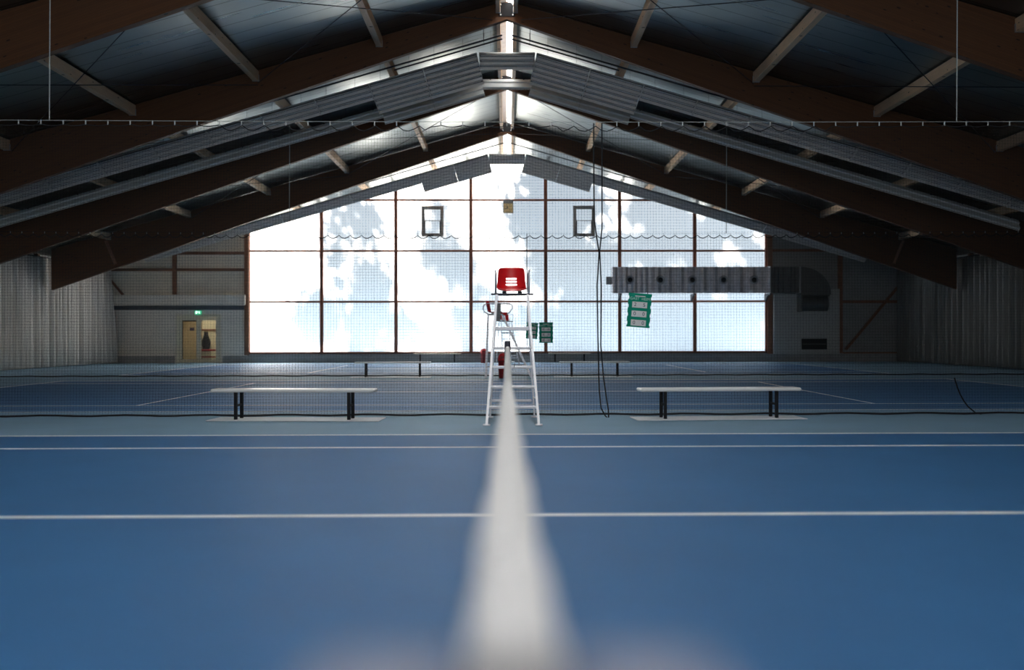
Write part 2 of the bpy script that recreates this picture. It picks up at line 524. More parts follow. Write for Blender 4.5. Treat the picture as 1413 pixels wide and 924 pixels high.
# steel bracing rods
def rods(bi, a, b, side_list):
    for s in side_list:
        side = 'left' if s < 0 else 'right'
        for k, (x0, x1) in enumerate(((0.35, 6.0), (6.0, 11.9))):
            for q, (xa, xb) in enumerate(((x0, x1), (x1, x0))):
                dz = .32 + .05 * q; p0 = (s * xa, a + .1, roof(xa) - dz); p1 = (s * xb, b - .1, roof(xb) - dz)
                o = MB().tube([p0, p1], .010, 6).build('bracing_rod', M['rod'])
                tag(o, f'thin rod of the {("upper", "lower")[k]} {side} roof cross, {("falling", "rising")[q]} towards the window, {("third", "last")[bi == 4]} bay', 'bracing rod', 'bracing rods under the roof')
rods(2, 17.6, 24.4, (-1, 1)); rods(4, 31.3, 38.15, (-1, 1))
# fly braces by the low purlins
for s in (-1, 1):
    MB().bar((s * 15.0, -.36, roof(15) - .32), (s * 14.72, -.16, 3.9), .09, .09).build('fly_brace', M['trim'], t_last)

# ridge cap strip between the two ridge purlins
o = MB().prism([(-.155, RZ - .055), (0, RZ - .015), (0, RZ - .025), (-.155, RZ - .065)], YR, YW).build('trim_1', mat('ridge cap sheet', (.75, .78, .80), .25, .3), None)
tag(o, 'bright metal ridge cap between the twin ridge purlins', kind='structure')
for nm_, ya, yb, st_ in (('window_5', YR, 21.0, 46.0), ('window_6', 21.0, YW, 11.0)):
    o = MB().prism([(.155, RZ - .055), (0, RZ - .015), (0, RZ - .025), (.155, RZ - .065)], ya, yb).build(nm_, emit_mat('ridge skylight ' + nm_, (1, .985, .95), st_), None)
    tag(o, 'narrow milky skylight strip along the ridge', kind='structure')

# ------------------------------------------------------------------ side walls and rear wall
for s, nm in ((-1, 'wall_left'), (1, 'wall_right')):
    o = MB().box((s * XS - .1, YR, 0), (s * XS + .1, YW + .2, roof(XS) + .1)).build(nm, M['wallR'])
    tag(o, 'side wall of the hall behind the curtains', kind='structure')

X0, X1w = P(342, 462, YW).x, P(1059, 462, YW).x
def zz(py, Y=YW): return P(700, py, Y).z
ZS = zz(486.5); ZH = [zz(416), zz(346), zz(276)]
mullx = [P(x, 400, YW).x for x in (444, 546.5, 650, 753, 855, 958.5)]

def gable_window(name, Yi, sgn, pane_m, label):
    """sgn +1: the wall lies beyond +Y. The object itself is the pane; mullions are its parts."""
    y0 = Yi + sgn * .05
    pts = [(X0, ZS), (X1w, ZS), (X1w, roof(X1w) - .02), (0, RZ - .02), (X0, roof(X0) - .02)]
    w = MB().prism(pts, y0, y0 + sgn * .012).build(name, pane_m)
    tag(w, label, kind='structure')
    fa, fb = sorted((Yi - sgn * .09, Yi + sgn * .04))
    for x in mullx + [X0 + .04, X1w - .04]:
        hw = .075
        MB().cbox((x - hw, fa, ZS), (x + hw, fb, roof(abs(x) + hw) - .03), .01).build('mullion', M['mullion'], w)
    for z in ZH:
        xl = min(abs(X0), (RZ - .1 - z) / RS)
        MB().cbox((-xl, Yi - .05 if sgn > 0 else Yi - .02, z - .045), (xl, Yi + .03 if sgn > 0 else Yi + .05, z + .045), .01).build('transom', M['mullion'], w)
    MB().cbox((X0, fa, ZS - .02), (X1w, fb, ZS + .06), .01).build('window_sill', M['mullion'], w)
    return w
gable_window('window_1', YW, 1, M['pane'], 'huge milky gable window with brown mullions, sun dapples on it')
gable_window('window_4', YR, -1, M['rear_fill_pane'], 'unseen glowing gable window added behind the camera to light the hall')
XE = XS + .1
def gable_wall(name, Yi, sgn, m1, m2, door=None):
    a, b = sorted((Yi, Yi + sgn * .2))
    mb = MB(); top = lambda x: roof(x) + .05
    if door:
        dx0, dx1, dz = door
        mb.prism([(-XE, 0), (dx0, 0), (dx0, top(dx0)), (-XE, top(XE))], a, b)
        mb.prism([(dx0, dz), (dx1, dz), (dx1, top(dx1)), (dx0, top(dx0))], a, b)
        mb.prism([(dx1, 0), (X0, 0), (X0, top(X0)), (dx1, top(dx1))], a, b)
    else:
        mb.prism([(-XE, 0), (X0, 0), (X0, top(X0)), (-XE, top(XE))], a, b)
    o = mb.build(name, m1)
    tag(o, 'gable wall beside the big window', kind='structure')
    MB().prism([(X1w, 0), (XE, 0), (XE, top(XE)), (X1w, top(X1w))], a, b).build('wall_panel', m2, o)
    MB().box((X0, a, 0), (X1w, b, ZS - .02)).build('wall_plinth', M['plinth'], o)
    return o
DX0, DX1 = P(244, 470, YW).x, P(304, 470, YW).x
DZ = zz(433.5)
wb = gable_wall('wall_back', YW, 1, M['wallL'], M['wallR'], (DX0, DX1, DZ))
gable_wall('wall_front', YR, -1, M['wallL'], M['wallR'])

# far left wall dressing
XLc = -17.35
def bb(px0, py0, px1, py1, ya, yb, c=.006):
    A = P(px0, py1, ya); B = P(px1, py0, ya)
    return ((A.x, ya, A.z), (B.x, yb, B.z))
def wallbox(name, mt, px0, py0, px1, py1, dep, parent=None, back=0.0):
    """a box against the far wall, its front face dep in front of it"""
    Yf = YW - dep
    A = P(px0, py1, Yf); B = P(px1, py0, Yf)
    return MB().cbox((min(A.x, B.x), Yf, A.z), (max(A.x, B.x), YW - back - .002, B.z), .008).build(name, mt, parent)
t1 = wallbox('trim_2', M['wallW'], 140, 406.5, 338, 421, .25); tag(t1, 'white fascia above the door', kind='structure')
t1 = wallbox('trim_3', M['strip'], 140, 421.5, 338, 427.5, .06); tag(t1, 'dark strip under the fascia', kind='structure')
lw = MB()
zL = zz(427)
lw.prism([(-XE, .0), (DX0 - .06, 0), (DX0 - .06, zL), (-XE, zL)], YW - .03, YW - .001)
lw.prism([(DX1 + .06, 0), (X0 - .02, 0), (X0 - .02, zL), (DX1 + .06, zL)], YW - .03, YW - .001)
lw.prism([(DX0 - .06, DZ + .05), (DX1 + .06, DZ + .05), (DX1 + .06, zL), (DX0 - .06, zL)], YW - .03, YW - .001)
lw.build('wall_panel', M['wallW'], wb)
o = MB().box((-XE, YW - .07, 0), (DX0 - .08, YW - .031, zz(490))).build('baseboard_left', M['plinth']); tag(o, 'grey base strip', kind='structure')
o = MB().box((DX1 + .12, YW - .07, 0), (X0, YW - .031, zz(490))).build('baseboard_door', M['plinth']); tag(o, 'grey base strip right of the door', kind='structure')
o = MB().box((X0, YW - .14, 0), (XS - .2, YW - .002, zz(488.5))).build('baseboard_back', M['plinth']); tag(o, 'grey concrete base below the gable window', kind='structure')
k = 3
for (a, b, c, d, dep) in ((337, 300, 343, 490, .16), (140, 370, 337, 374, .09), (243, 347, 337, 351, .09), (237.5, 350, 243, 406, .12)):
    k += 1
    tag(wallbox(f'trim_{k}', M['trim'], a, b, c, d, dep), 'brown timber framing on the far wall', kind='structure')
o = MB().bar(P(146, 378, YW - .1), P(170, 407, YW - .1), .08, .14, (0, 1, 0)).build('trim_8', M['trim']); tag(o, 'brown diagonal brace by the left curtain', kind='structure')
# far right wall dressing
for n_, (a, b, c, d, dep) in enumerate(((1059.5, 318, 1066, 488, .16), (1066, 343.5, 1150, 347, .06), (1157.5, 352, 1163, 487, .16), (1163, 414, 1249, 418, .09), (1163, 485.5, 1249, 487.5, .05))):
    tag(wallbox(f'trim_{9 + n_}', M['trim'], a, b, c, d, dep), 'brown timber framing on the far wall', kind='structure')
o = MB().bar(P(1167, 482, YW - .13), P(1247, 386, YW - .13), .07, .24, (0, 1, 0)).build('trim_14', M['trim']); tag(o, 'long brown diagonal brace on the far wall', kind='structure')

# ventilation box under the duct
vb = thing('ventilation_box', 'pale grey ventilation box against the far wall with a black slot grille', 'ventilation box', (P(1112, 450, YW).x, YW, 0))
def rel(o, p): return (p[0] - o.location.x, p[1] - o.location.y, p[2] - o.location.z)
A = P(1068, 488, YW - .3); B = P(1158, 398.5, YW - .3)
C_ = P(1104, 405.5, YW - .3)
MB().prism([(A.x - vb.location.x, A.z), (B.x - vb.location.x, A.z), (B.x - vb.location.x, B.z), (C_.x - vb.location.x, B.z), (C_.x - vb.location.x, C_.z), (A.x - vb.location.x, C_.z)], -.34, -.15).build('housing', M['boxR'], vb)
g0 = P(1106, 482, YW - .35); g1 = P(1141, 467, YW - .35)
gr = MB().box((g0.x - vb.location.x, -.36, g0.z), (g1.x - vb.location.x, -.341, g1.z)).build('grille', M['void'], vb)
MB().box((g0.x - vb.location.x + .05, -.375, (g0.z + g1.z) / 2 - .015), (g1.x - vb.location.x - .05, -.361, (g0.z + g1.z) / 2 + .015)).build('slat', M['ductd'], gr)

# ------------------------------------------------------------------ door, lobby, exit sign
d = bpy.data.objects.new('door_1', None); COL.objects.link(d); d.location = (DX0, YW, 0); tag(d, 'double glazed door with cream frame in the far wall', kind='structure')
W = DX1 - DX0
fr_ = MB()
fr_.cbox((0, -.02, 0), (.12, .1, DZ), .01); fr_.cbox((W - .10, -.02, 0), (W, .1, DZ), .01); fr_.cbox((.12, -.02, DZ - .12), (W - .1, .1, DZ), .01)
fr_.build('door_frame', M['doorf'], d)
def leaf(x0, x1, nm='door_leaf'):
    q = MB(); s_ = .10
    q.cbox((x0, .0, .01), (x0 + s_, .06, DZ - .13), .008); q.cbox((x1 - s_, .0, .01), (x1, .06, DZ - .13), .008)
    q.cbox((x0 + s_, .0, .01), (x1 - s_, .06, .16), .008); q.cbox((x0 + s_, .0, DZ - .24), (x1 - s_, .06, DZ - .13), .008)
    lo = q.build(nm, M['doorf'], d)
    MB().box((x0 + s_, .025, .16), (x1 - s_, .035, DZ - .24)).build('pane', M['glass'], lo)
    return lo
l1 = leaf(.125, W / 2 - .005); l2 = leaf(W / 2 + .005, W - .105)
MB().tube([(W / 2 + .05, -.05, .95), (W / 2 + .05, -.05, 1.05), (W / 2 + .16, -.05, 1.05)], .012, 8).build('handle', M['steel'], l2)
# lobby behind the door
LY = YW + .2; LB = YW + 2.3
lobby = MB()
lobby.box((DX0 - 1.2, LB, 0), (DX1 + .12, LB + .1, 2.6)); lobby.box((DX0 - 1.3, LY, 0), (DX0 - 1.2, LB, 2.6)); lobby.box((DX1 + .12, LY, 0), (DX1 + .2, LB, 2.6))
o = lobby.build('wall_lobby', M['cream']); tag(o, 'cream lobby wall seen through the glazed door', kind='structure')
o = MB().box((DX0 - 1.3, LY, 2.6), (DX1 + .2, LB + .1, 2.7)).build('ceiling_lobby', M['cream']); tag(o, kind='structure')
A = P(253, 495, LB - .02); B = P(271.5, 443.5, LB - .02)
o = MB().cbox((A.x, LB - .05, 0.01), (B.x + .25, LB - .002, B.z), .01).build('door_2', M['doorw']); tag(o, 'varnished wooden door with dark plate in the lobby', kind='structure')
MB().box((A.x - .08, LB - .03, 0.01), (A.x, LB - .004, B.z + .06)).box((A.x, LB - .03, B.z), (B.x + .25, LB - .004, B.z + .06)).build('door_frame', M['void'], o)
pa = P(262, 456, LB - .06); pb = P(268, 452, LB - .06)
MB().box((pa.x, LB - .065, pa.z), (pb.x, LB - .052, pb.z)).build('door_plate', M['ink'], o)
tt = thing('coat_rail', 'dark coat rail on the cream lobby wall seen through the right door pane', 'coat rail', (P(292, 455, LB).x, LB - .04, P(292, 455, LB).z))
MB().cbox((-.55, -.02, -.04), (.6, .035, .04), .006).build('rail', M['trim'], tt)
for q in (-.4, -.15, .1, .35): MB().tube([(q, -.02, 0), (q, -.07, -.02), (q, -.08, .03)], .008, 6).build('hook', M['black'], tt)
bx = P(284.5, 470, LB - .15)
bg = thing('hanging_bag', 'black jacket and bag hanging from the coat rail in the lobby', 'bag', (bx.x, LB - .17, P(284, 456, LB).z - .06))
def bagf(u, v):
    a = 2 * math.pi * u
    zz_ = -1.0 * v
    w = .10 + .09 * math.sin(min(1, v * 1.3) * math.pi * .5) - .03 * math.sin(v * 9)
    return (w * math.cos(a) * (1 + .1 * math.sin(3 * a)), .06 * math.sin(a), zz_ * .9)
MB().grid(bagf, 16, 10).build('bag_body', M['black'], bg, True)
MB().tube([(-.05, 0, 0), (-.03, .03, .05), (.03, .03, .05), (.05, 0, 0)], .01, 6).build('strap', M['black'], bg)
bz = P(292, 480, LB - .3)
lb_ = thing('lobby_bench', 'low bench with red edge under the coat rail in the lobby', 'bench', (bz.x, LB - .5, 0))
MB().cbox((-.6, -.15, .50), (.5, .15, .58), .01).build('seat', M['darkred'], lb_)
for q in (-.5, .4): MB().box((q - .03, -.13, 0), (q + .03, .13, .5)).build('leg', M['black'], lb_)
MB().box((-.47, -.02, .2), (.37, .02, .26)).build('stretcher', M['darkred'], lb_)
la = bpy.data.lights.new('lobby_light', 'AREA'); la.size = .8; la.energy = 20; la.color = (1, .92, .76)
lo = bpy.data.objects.new('lobby_light', la); COL.objects.link(lo); lo.location = ((DX0 + DX1) / 2, YW + 1.1, 2.55)

EX = P(273, 431, YW - .08)
ex = thing('exit_sign', 'small lit green exit sign on the wall above the glazed door', 'exit sign', (EX.x, YW - .03, EX.z))
MB().cbox((-.135, -.05, -.08), (.135, -.002, .08), .006).build('sign_case', emit_mat('exit sign green', (.02, .75, .38), .9), ex)
pic = MB()
pic.box((-.10, -.055, -.055), (-.03, -.0505, .055)); pic.box((.05, -.055, -.05), (.09, -.0505, .05))
pic.bar((-.01, -.053, 0), (.035, -.053, 0), .004, .02, (0, 0, 1)); pic.lathe([(.014, -.055), (.014, -.0505)], 8, (.01, 0, .04), 'y')
pic.build('pictogram', emit_mat('exit sign white', (.9, 1, .95), 2.0), ex)

# vent windows and clock on the gable window
for q, (x0, x1, y0, y1) in enumerate(((581.5, 612, 284, 326), (791, 821, 283.5, 326))):
    Yf = YW - .14
    A = P(x0, y1, Yf); B = P(x1, y0, Yf)
    w, h = B.x - A.x, B.z - A.z
    o = MB(); t_ = .14
    o.cbox((0, 0, 0), (t_, .12, h), .01); o.cbox((w - t_, 0, 0), (w, .12, h), .01); o.cbox((t_, 0, 0), (w - t_, .12, t_), .01); o.cbox((t_, 0, h - t_ * 1.1), (w - t_, .12, h), .01)
    o = o.build(f'window_{q + 2}', M['vframe']); o.location = (A.x, Yf, A.z)
    tag(o, 'small grey framed opening window set in the gable window', kind='structure')
    MB().cbox((t_, -.02, h * .50), (w - t_, .02, h * .50 + .03), .004).build('glazing_bar', M['vframe'], o)
    MB().box((t_, .05, t_), (w - t_, .056, h - t_ * 1.1)).build('pane', M['glass'], o)
    MB().cbox((w * .28, -.05, .03), (w * .55, 0, .07), .005).build('handle', M['black'], o)
    for xx in (t_, w - t_ - .035): MB().box((xx, -.02, t_), (xx + .035, .0, h * .5)).build('sash_stay', M['black'], o)
ck = P(701.3, 286, YW - .2)
c_ = thing('wall_clock', 'square wall clock with amber face hung at the middle of the gable window', 'clock', (ck.x, YW - .16, ck.z))
MB().cbox((-.23, -.05, -.26), (.23, .03, .24), .012).build('case', M['vframe'], c_)
MB().cbox((-.20, -.055, -.23), (.20, -.051, .17), .002).build('face', M['clockf'], c_)
MB().cbox((-.23, -.06, .19), (.23, .0, .34), .01).build('top_box', M['greyp'], c_)
tk = MB()
for i in range(12):
    a = i * math.pi / 6; p0 = (.155 * math.sin(a), -.058, -.03 + .155 * math.cos(a)); p1 = (.18 * math.sin(a), -.058, -.03 + .18 * math.cos(a)); tk.bar(p0, p1, .022, .003, (0, 1, 0))
tk.build('hour_mark', M['ink'], c_)
for nm, a, l, w_ in (('hour_hand', R(10.72 * 30), .10, .03), ('minute_hand', R(43 * 6), .15, .022)):
    MB().bar((0, -.062, -.03), (l * math.sin(a), -.062, -.03 + l * math.cos(a)), w_, .003, (0, 1, 0)).build(nm, M['ink'], c_)

# ------------------------------------------------------------------ air duct
YD = YW - .98   # front face of the duct
zt, zb = P(900, 368, YD).z, P(900, 404, YD).z
xa, xb_ = P(845.5, 386, YD).x, P(1105, 386, YD).x
xm = P(1062, 386, YD).x
du = thing('air_duct', 'long silver ribbed ventilation duct with five round nozzles across the gable window', 'air duct', (xa, YD, zb))
Ld = xb_ - xa; Hd = zt - zb
rr = random.Random(3)
prof = []; x = 0; lm = xm - xa
while x < lm - .2:
    w1 = rr.uniform(.06, .16); w2 = rr.uniform(.05, .14); w3 = rr.uniform(.11, .17)
    prof += [(x, 0), (x + w1, 0), (x + w1 + w3, .085), (x + w1 + w3 + w2, .085)]; x += w1 + w2 + 2 * w3
prof = [p for p in prof if p[0] < lm]; prof.append((lm, 0))
poly = prof + [(lm, .6), (0, .6)]
MB().prism(poly, 0, Hd, 'z').build('ribbed_section', M['duct'], du)
prof = []; x = lm + .06
for dx in (.10, .05, .12, .05, .16, .05, .3, .05, .12, .04, .09): prof.append(x); x += dx
poly = []
for i, xx in enumerate(prof): poly += [(xx, .0 if i % 2 else .06), (xx + .02, .06 if i % 2 else .0)]
poly = [p for p in poly if p[0] < Ld - .03] + [(Ld - .02, 0), (Ld - .02, .6), (lm + .05, .6)]
MB().prism(poly, .0, Hd, 'z').build('end_section', M['ductd'], du)
MB().cbox((lm, -.05, -.03), (lm + .05, .62, Hd + .03), .01).build('flange', M['steel'], du)
MB().cbox((Ld - .06, -.04, -.01), (Ld, .62, Hd + .01), .01).build('flange', M['steel'], du)
MB().cbox((lm + .15, -.03, Hd * .47), (Ld - .1, -.005, Hd * .53), .004).build('clamp_bar', M['ductd'], du)
eb = MB(); We = P(1147, 386, YD).x - xb_
n_ = 14; po = [(Ld, -.03), (Ld, Hd)]
for i in range(1, n_ + 1):
    a = math.pi / 2 * (1 - i / n_); po.append((Ld + We * math.cos(a), -.08 + (Hd + .08) * math.sin(a)))
po.append((Ld, -.08))
eb.prism(po, .0, .6); eb.build('elbow', M['ductd'], du)
# mouth: a short barrel hanging below the elbow
mo = MB().cbox((Ld + .0, .05, -.82), (Ld + .1, .6, -.09), .02).cbox((Ld + .1, .12, -.14), (Ld + We - .02, .6, -.09), .01)
pr = [(.12 + .28 - .28 * math.cos(a), -.45 - .34 * math.sin(a)) for a in [math.pi * (i / 12 - .5) for i in range(13)]]
mo.prism([(p[0] + .1, p[1]) for p in pr] + [(.6, -.11), (.6, -.79)], Ld + .1, Ld + We - .03, 'x')
mo.build('mouth', M['ductd'], du)
for px in (869, 911, 955, 998, 1040):
    q = P(px, 386, YD); lx = q.x - xa; lz = q.z - zb
    nz_ = MB().lathe([(.19, 0), (.19, -.06), (.15, -.13), (.165, -.17), (.13, -.17), (.10, -.1), (.10, -.02)], 24, (lx, .02, lz), 'y').build('nozzle', M['steel'], du, True)
    MB().lathe([(.105, -.13), (.10, -.10), (.02, -.09)], 20, (lx, .02, lz), 'y').build('nozzle_core', M['void'], nz_)
for px in (857, 959, 1063):
    lx = P(px, 400, YD).x - xa
    MB().prism([(0.02, -.03), (.9, -.03), (.9, -.34), (.84, -.34), (.3, -.10), (0.02, -.08)], lx - .04, lx + .04, 'x').build('mount_bracket', M['rod'], du)
MB().cbox((-.25, .2, Hd * .34), (-.01, .5, Hd * .64), .01).build('damper_box', M['greyp'], du)

# ------------------------------------------------------------------ side curtains
def curtain(s, name, mt, label):
    rg = random.Random(11 + s)
    ys = []; y = YW - .3
    ctrl = []
    while y > -2.2:
        ctrl.append((y, rg.uniform(.07, .19) * (1 if len(ctrl) % 2 else -1))); y -= rg.uniform(.12, .30)
    n = len(ctrl) * 4
    def xo(t):
        f = t * (len(ctrl) - 1); i = min(int(f), len(ctrl) - 2); u = f - i; u = u * u * (3 - 2 * u)
        return ctrl[i][0] + (ctrl[i + 1][0] - ctrl[i][0]) * (f - i), ctrl[i][1] * (1 - u) + ctrl[i + 1][1] * u
    nv = 4
    def fn(u, v):
        yy, dx = xo(u)
        lean = .38 * max(0, 1 - (YW - yy) / 2.) * (1 - v) if s < 0 else 0
        return (s * 17.42 + dx * (1 - .25 * v) - s * 0 + lean, yy + (0.0), .03 + (4.1 - .0) * v)
    o = MB().grid(fn, n, nv).build(name, mt, None, True, False)
    solid(o, .004)
    tag(o, label, 'curtain', 'pleated curtains along the side walls')
    MB().tube([(s * 17.5, YW - .2, 4.16), (s * 17.5, -2.3, 4.16)], .03, 8).build('curtain_rail', M['black'], o)
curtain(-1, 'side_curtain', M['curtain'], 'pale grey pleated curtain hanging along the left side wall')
curtain(1, 'side_curtain', M['curtain_shaded'], 'grey pleated curtain with shade put into its colour, hanging along the right side wall')

# ------------------------------------------------------------------ lamps
UL = 1.463
def lamp_unit(nch, backside):
    """tray lamp, local x along the roof slope, y across the channels, open face towards -z"""
    w = .168 * nch; L_ = UL - .006
    t = bpy.data.objects.new('ceiling_light', None); COL.objects.link(t)
    # housing: hat profile
    if nch == 3:
        pf = [(0, 0), (0, .045), (w * .25, .075), (w * .25, .12), (w * .6, .12), (w * .6, .075), (w, .045), (w, 0), (w - .006, 0), (w - .006, .04), (.006, .04), (.006, 0)]
    else:
        pf = [(0, 0), (0, .045), (w * .18, .075), (w * .18, .12), (w * .40, .12), (w * .40, .075), (w * .6, .075), (w * .6, .12), (w * .82, .12), (w * .82, .075), (w, .045), (w, 0), (w - .006, 0), (w - .006, .04), (.006, .04), (.006, 0)]
    MB().prism(pf, 0, L_, 'x').build('housing', M['lamp'], t)
    lv = MB()
    for c in range(nch):
        y0 = c * .168 + .016; y1 = (c + 1) * .168 - .016
        # curved side reflectors of the channel
        lv.add([(.01, y0, -.05), (L_ - .01, y0, -.05), (L_ - .01, y0 + .03, .03), (.01, y0 + .03, .03), (.01, y0 - .004, -.05), (L_ - .01, y0 - .004, -.05), (L_ - .01, y0 + .026, .03), (.01, y0 + .026, .03)],
               [(0, 1, 2, 3), (4, 5, 6, 7), (0, 1, 5, 4), (1, 2, 6, 5), (2, 3, 7, 6), (3, 0, 4, 7)])
        lv.add([(.01, y1, -.05), (L_ - .01, y1, -.05), (L_ - .01, y1 - .03, .03), (.01, y1 - .03, .03), (.01, y1 + .004, -.05), (L_ - .01, y1 + .004, -.05), (L_ - .01, y1 - .026, .03), (.01, y1 - .026, .03)],
               [(0, 1, 2, 3), (4, 5, 6, 7), (0, 1, 5, 4), (1, 2, 6, 5), (2, 3, 7, 6), (3, 0, 4, 7)])
        nb = 21
        for b in range(nb):
            x = .03 + (L_ - .06) * b / (nb - 1)
            lv.box((x - .002, y0 + .01, -.036), (x + .002, y1 - .01, -.012))
    lv.box((-.0, 0, -.05), (.012, w, .03)); lv.box((L_ - .012, 0, -.05), (L_, w, .03))
    lv.build('louvre_grid', M['louvre'], t)
    dk = MB()
    for c in range(nch + 1): dk.box((.012, c * .168 - .013 if c else .002, -.03), (L_ - .012, c * .168 + .013 if c < nch else w - .002, -.02))  # dark strips put in for the shade in the channel gaps
    for c in range(nch): dk.box((.012, c * .168 + .04, .028), (L_ - .012, (c + 1) * .168 - .04, .034))
    dk.build('shade_strip', M['louvred'], t)
    for c in range(nch):
        MB().tube([(.04, (c + .5) * .168, .018), (L_ - .04, (c + .5) * .168, .018)], .013, 8).build('tube', M['tube'], t)
    for x in (.25, L_ - .25):
        MB().tube([(x, w * .3, .12), (x, w * .3, .14)], .02, 8).build('fixing', M['rod'], t)
    return t

U3 = lamp_unit(3, 0); U6 = lamp_unit(6, 0)
def lamp_mesh_parts(o): return [(c.name.split('.')[0], c.data) for c in bpy.data.objects if c.parent is o]
PARTS3, PARTS6 = lamp_mesh_parts(U3), lamp_mesh_parts(U6)
for U in (U3, U6):
    for c in [c for c in bpy.data.objects if c.parent is U]: bpy.data.objects.remove(c)
    bpy.data.objects.remove(U)

def lamp_row(Yup, zup, flip, rowname, group, face):
    """flip False: near edge high, open face towards the camera. True: mirror image, back towards the camera"""
    al = math.atan(.288)
    tilt = R(36)
    for s in (-1, 0, 1):
        for k in range(10 if s else 1):
            six = (k < 2 and s != 0)
            nch = 6 if six else 3
            if s == 0:
                ex = Vector((1, 0, 0)); org = Vector((-UL / 2 + .01, Yup, zup - .22))
            else:
                xa_ = .78 + k * UL * math.cos(al)
                ex = Vector((math.cos(al), 0, -math.sin(al))) if s > 0 else Vector((math.cos(al), 0, math.sin(al)))
                if s > 0: org = Vector((xa_, Yup, zup - .288 * xa_))
                else: org = Vector((-xa_ - UL * math.cos(al), Yup, zup - .288 * (xa_ + UL * math.cos(al))))
            nrm = Vector((0, 1, 0)) if not flip else Vector((0, -1, 0))
            upv = ex.cross(Vector((0, 1, 0)))
            if upv.z < 0: upv = -upv
            ey = (nrm * math.cos(tilt) - upv * math.sin(tilt)).normalized()
            ez = ex.cross(ey)
            if flip: # keep a right handed frame with ez upwards
                ex_, org_ = -ex, org + ex * (UL - .006)
                ez = ex_.cross(ey)
            else:
                ex_, org_ = ex, org
            mtx = Matrix.Identity(4)
            for i in range(3):
                mtx[i][0] = ex_[i]; mtx[i][1] = ey[i]; mtx[i][2] = ez[i]; mtx[i][3] = org_[i]
            side = {-1: 'left', 1: 'right', 0: ''}[s]
            if s == 0: lab = f'level lamp at the ridge, {rowname}'
            else: lab = f'{"wide" if six else "narrow"} lamp, {ORD[k]} down the {side} slope, {rowname}'
            t = bpy.data.objects.new('ceiling_light', None); COL.objects.link(t); t.matrix_world = mtx
            tag(t, lab, 'lamp', group)
            for nm, me in (PARTS6 if six else PARTS3):
                o = bpy.data.objects.new(nm, me); COL.objects.link(o); o.parent = t
            # hanger wires up to the roof
            inv = mtx.inverted()
            for fx in (.3, 1.08):
                p0 = mtx @ Vector((fx, .05, .06)); p1 = Vector((p0.x, p0.y, roof(p0.x) - .01))
                MB().tube([inv @ p0, inv @ p1], .003, 5).build('hanger_wire', M['rod'], t)
lamp_row(26.2, 8.77, False, 'row with open louvres facing the camera', 'lamps of the louvred row', 0)
lamp_row(29.1, 8.77, True, 'row behind it seen from its back', 'lamps of the second row', 1)
lamp_row(40.9, 8.77, False, 'row hanging before the gable window', 'lamps of the last row', 0)

# conduits along the slopes by the lamp rows
for Y, z, xe, place in ((25.85, 8.95, 8.2, 'upper of the two above the louvred lamp row'), (26.35, 9.0, 2.95, 'lower of the two above the louvred lamp row'), (40.45, 8.97, 9.5, 'thin one above the last lamp row')):
    for s in (-1, 1):
        o = MB().tube([(s * .12, Y, z - .03), (s * xe, Y, z - .289 * xe)], .022, 6).build('conduit_pipe', M['rod'])
        tag(o, f'dark conduit pipe on the {"left" if s < 0 else "right"} slope, {place}', 'conduit', 'conduits under the roof')
        MB().tube([(s * .6, Y, z - .2), (s * .6, Y, roof(.6))], .006, 5).build('hanger_wire', M['rod'], o)

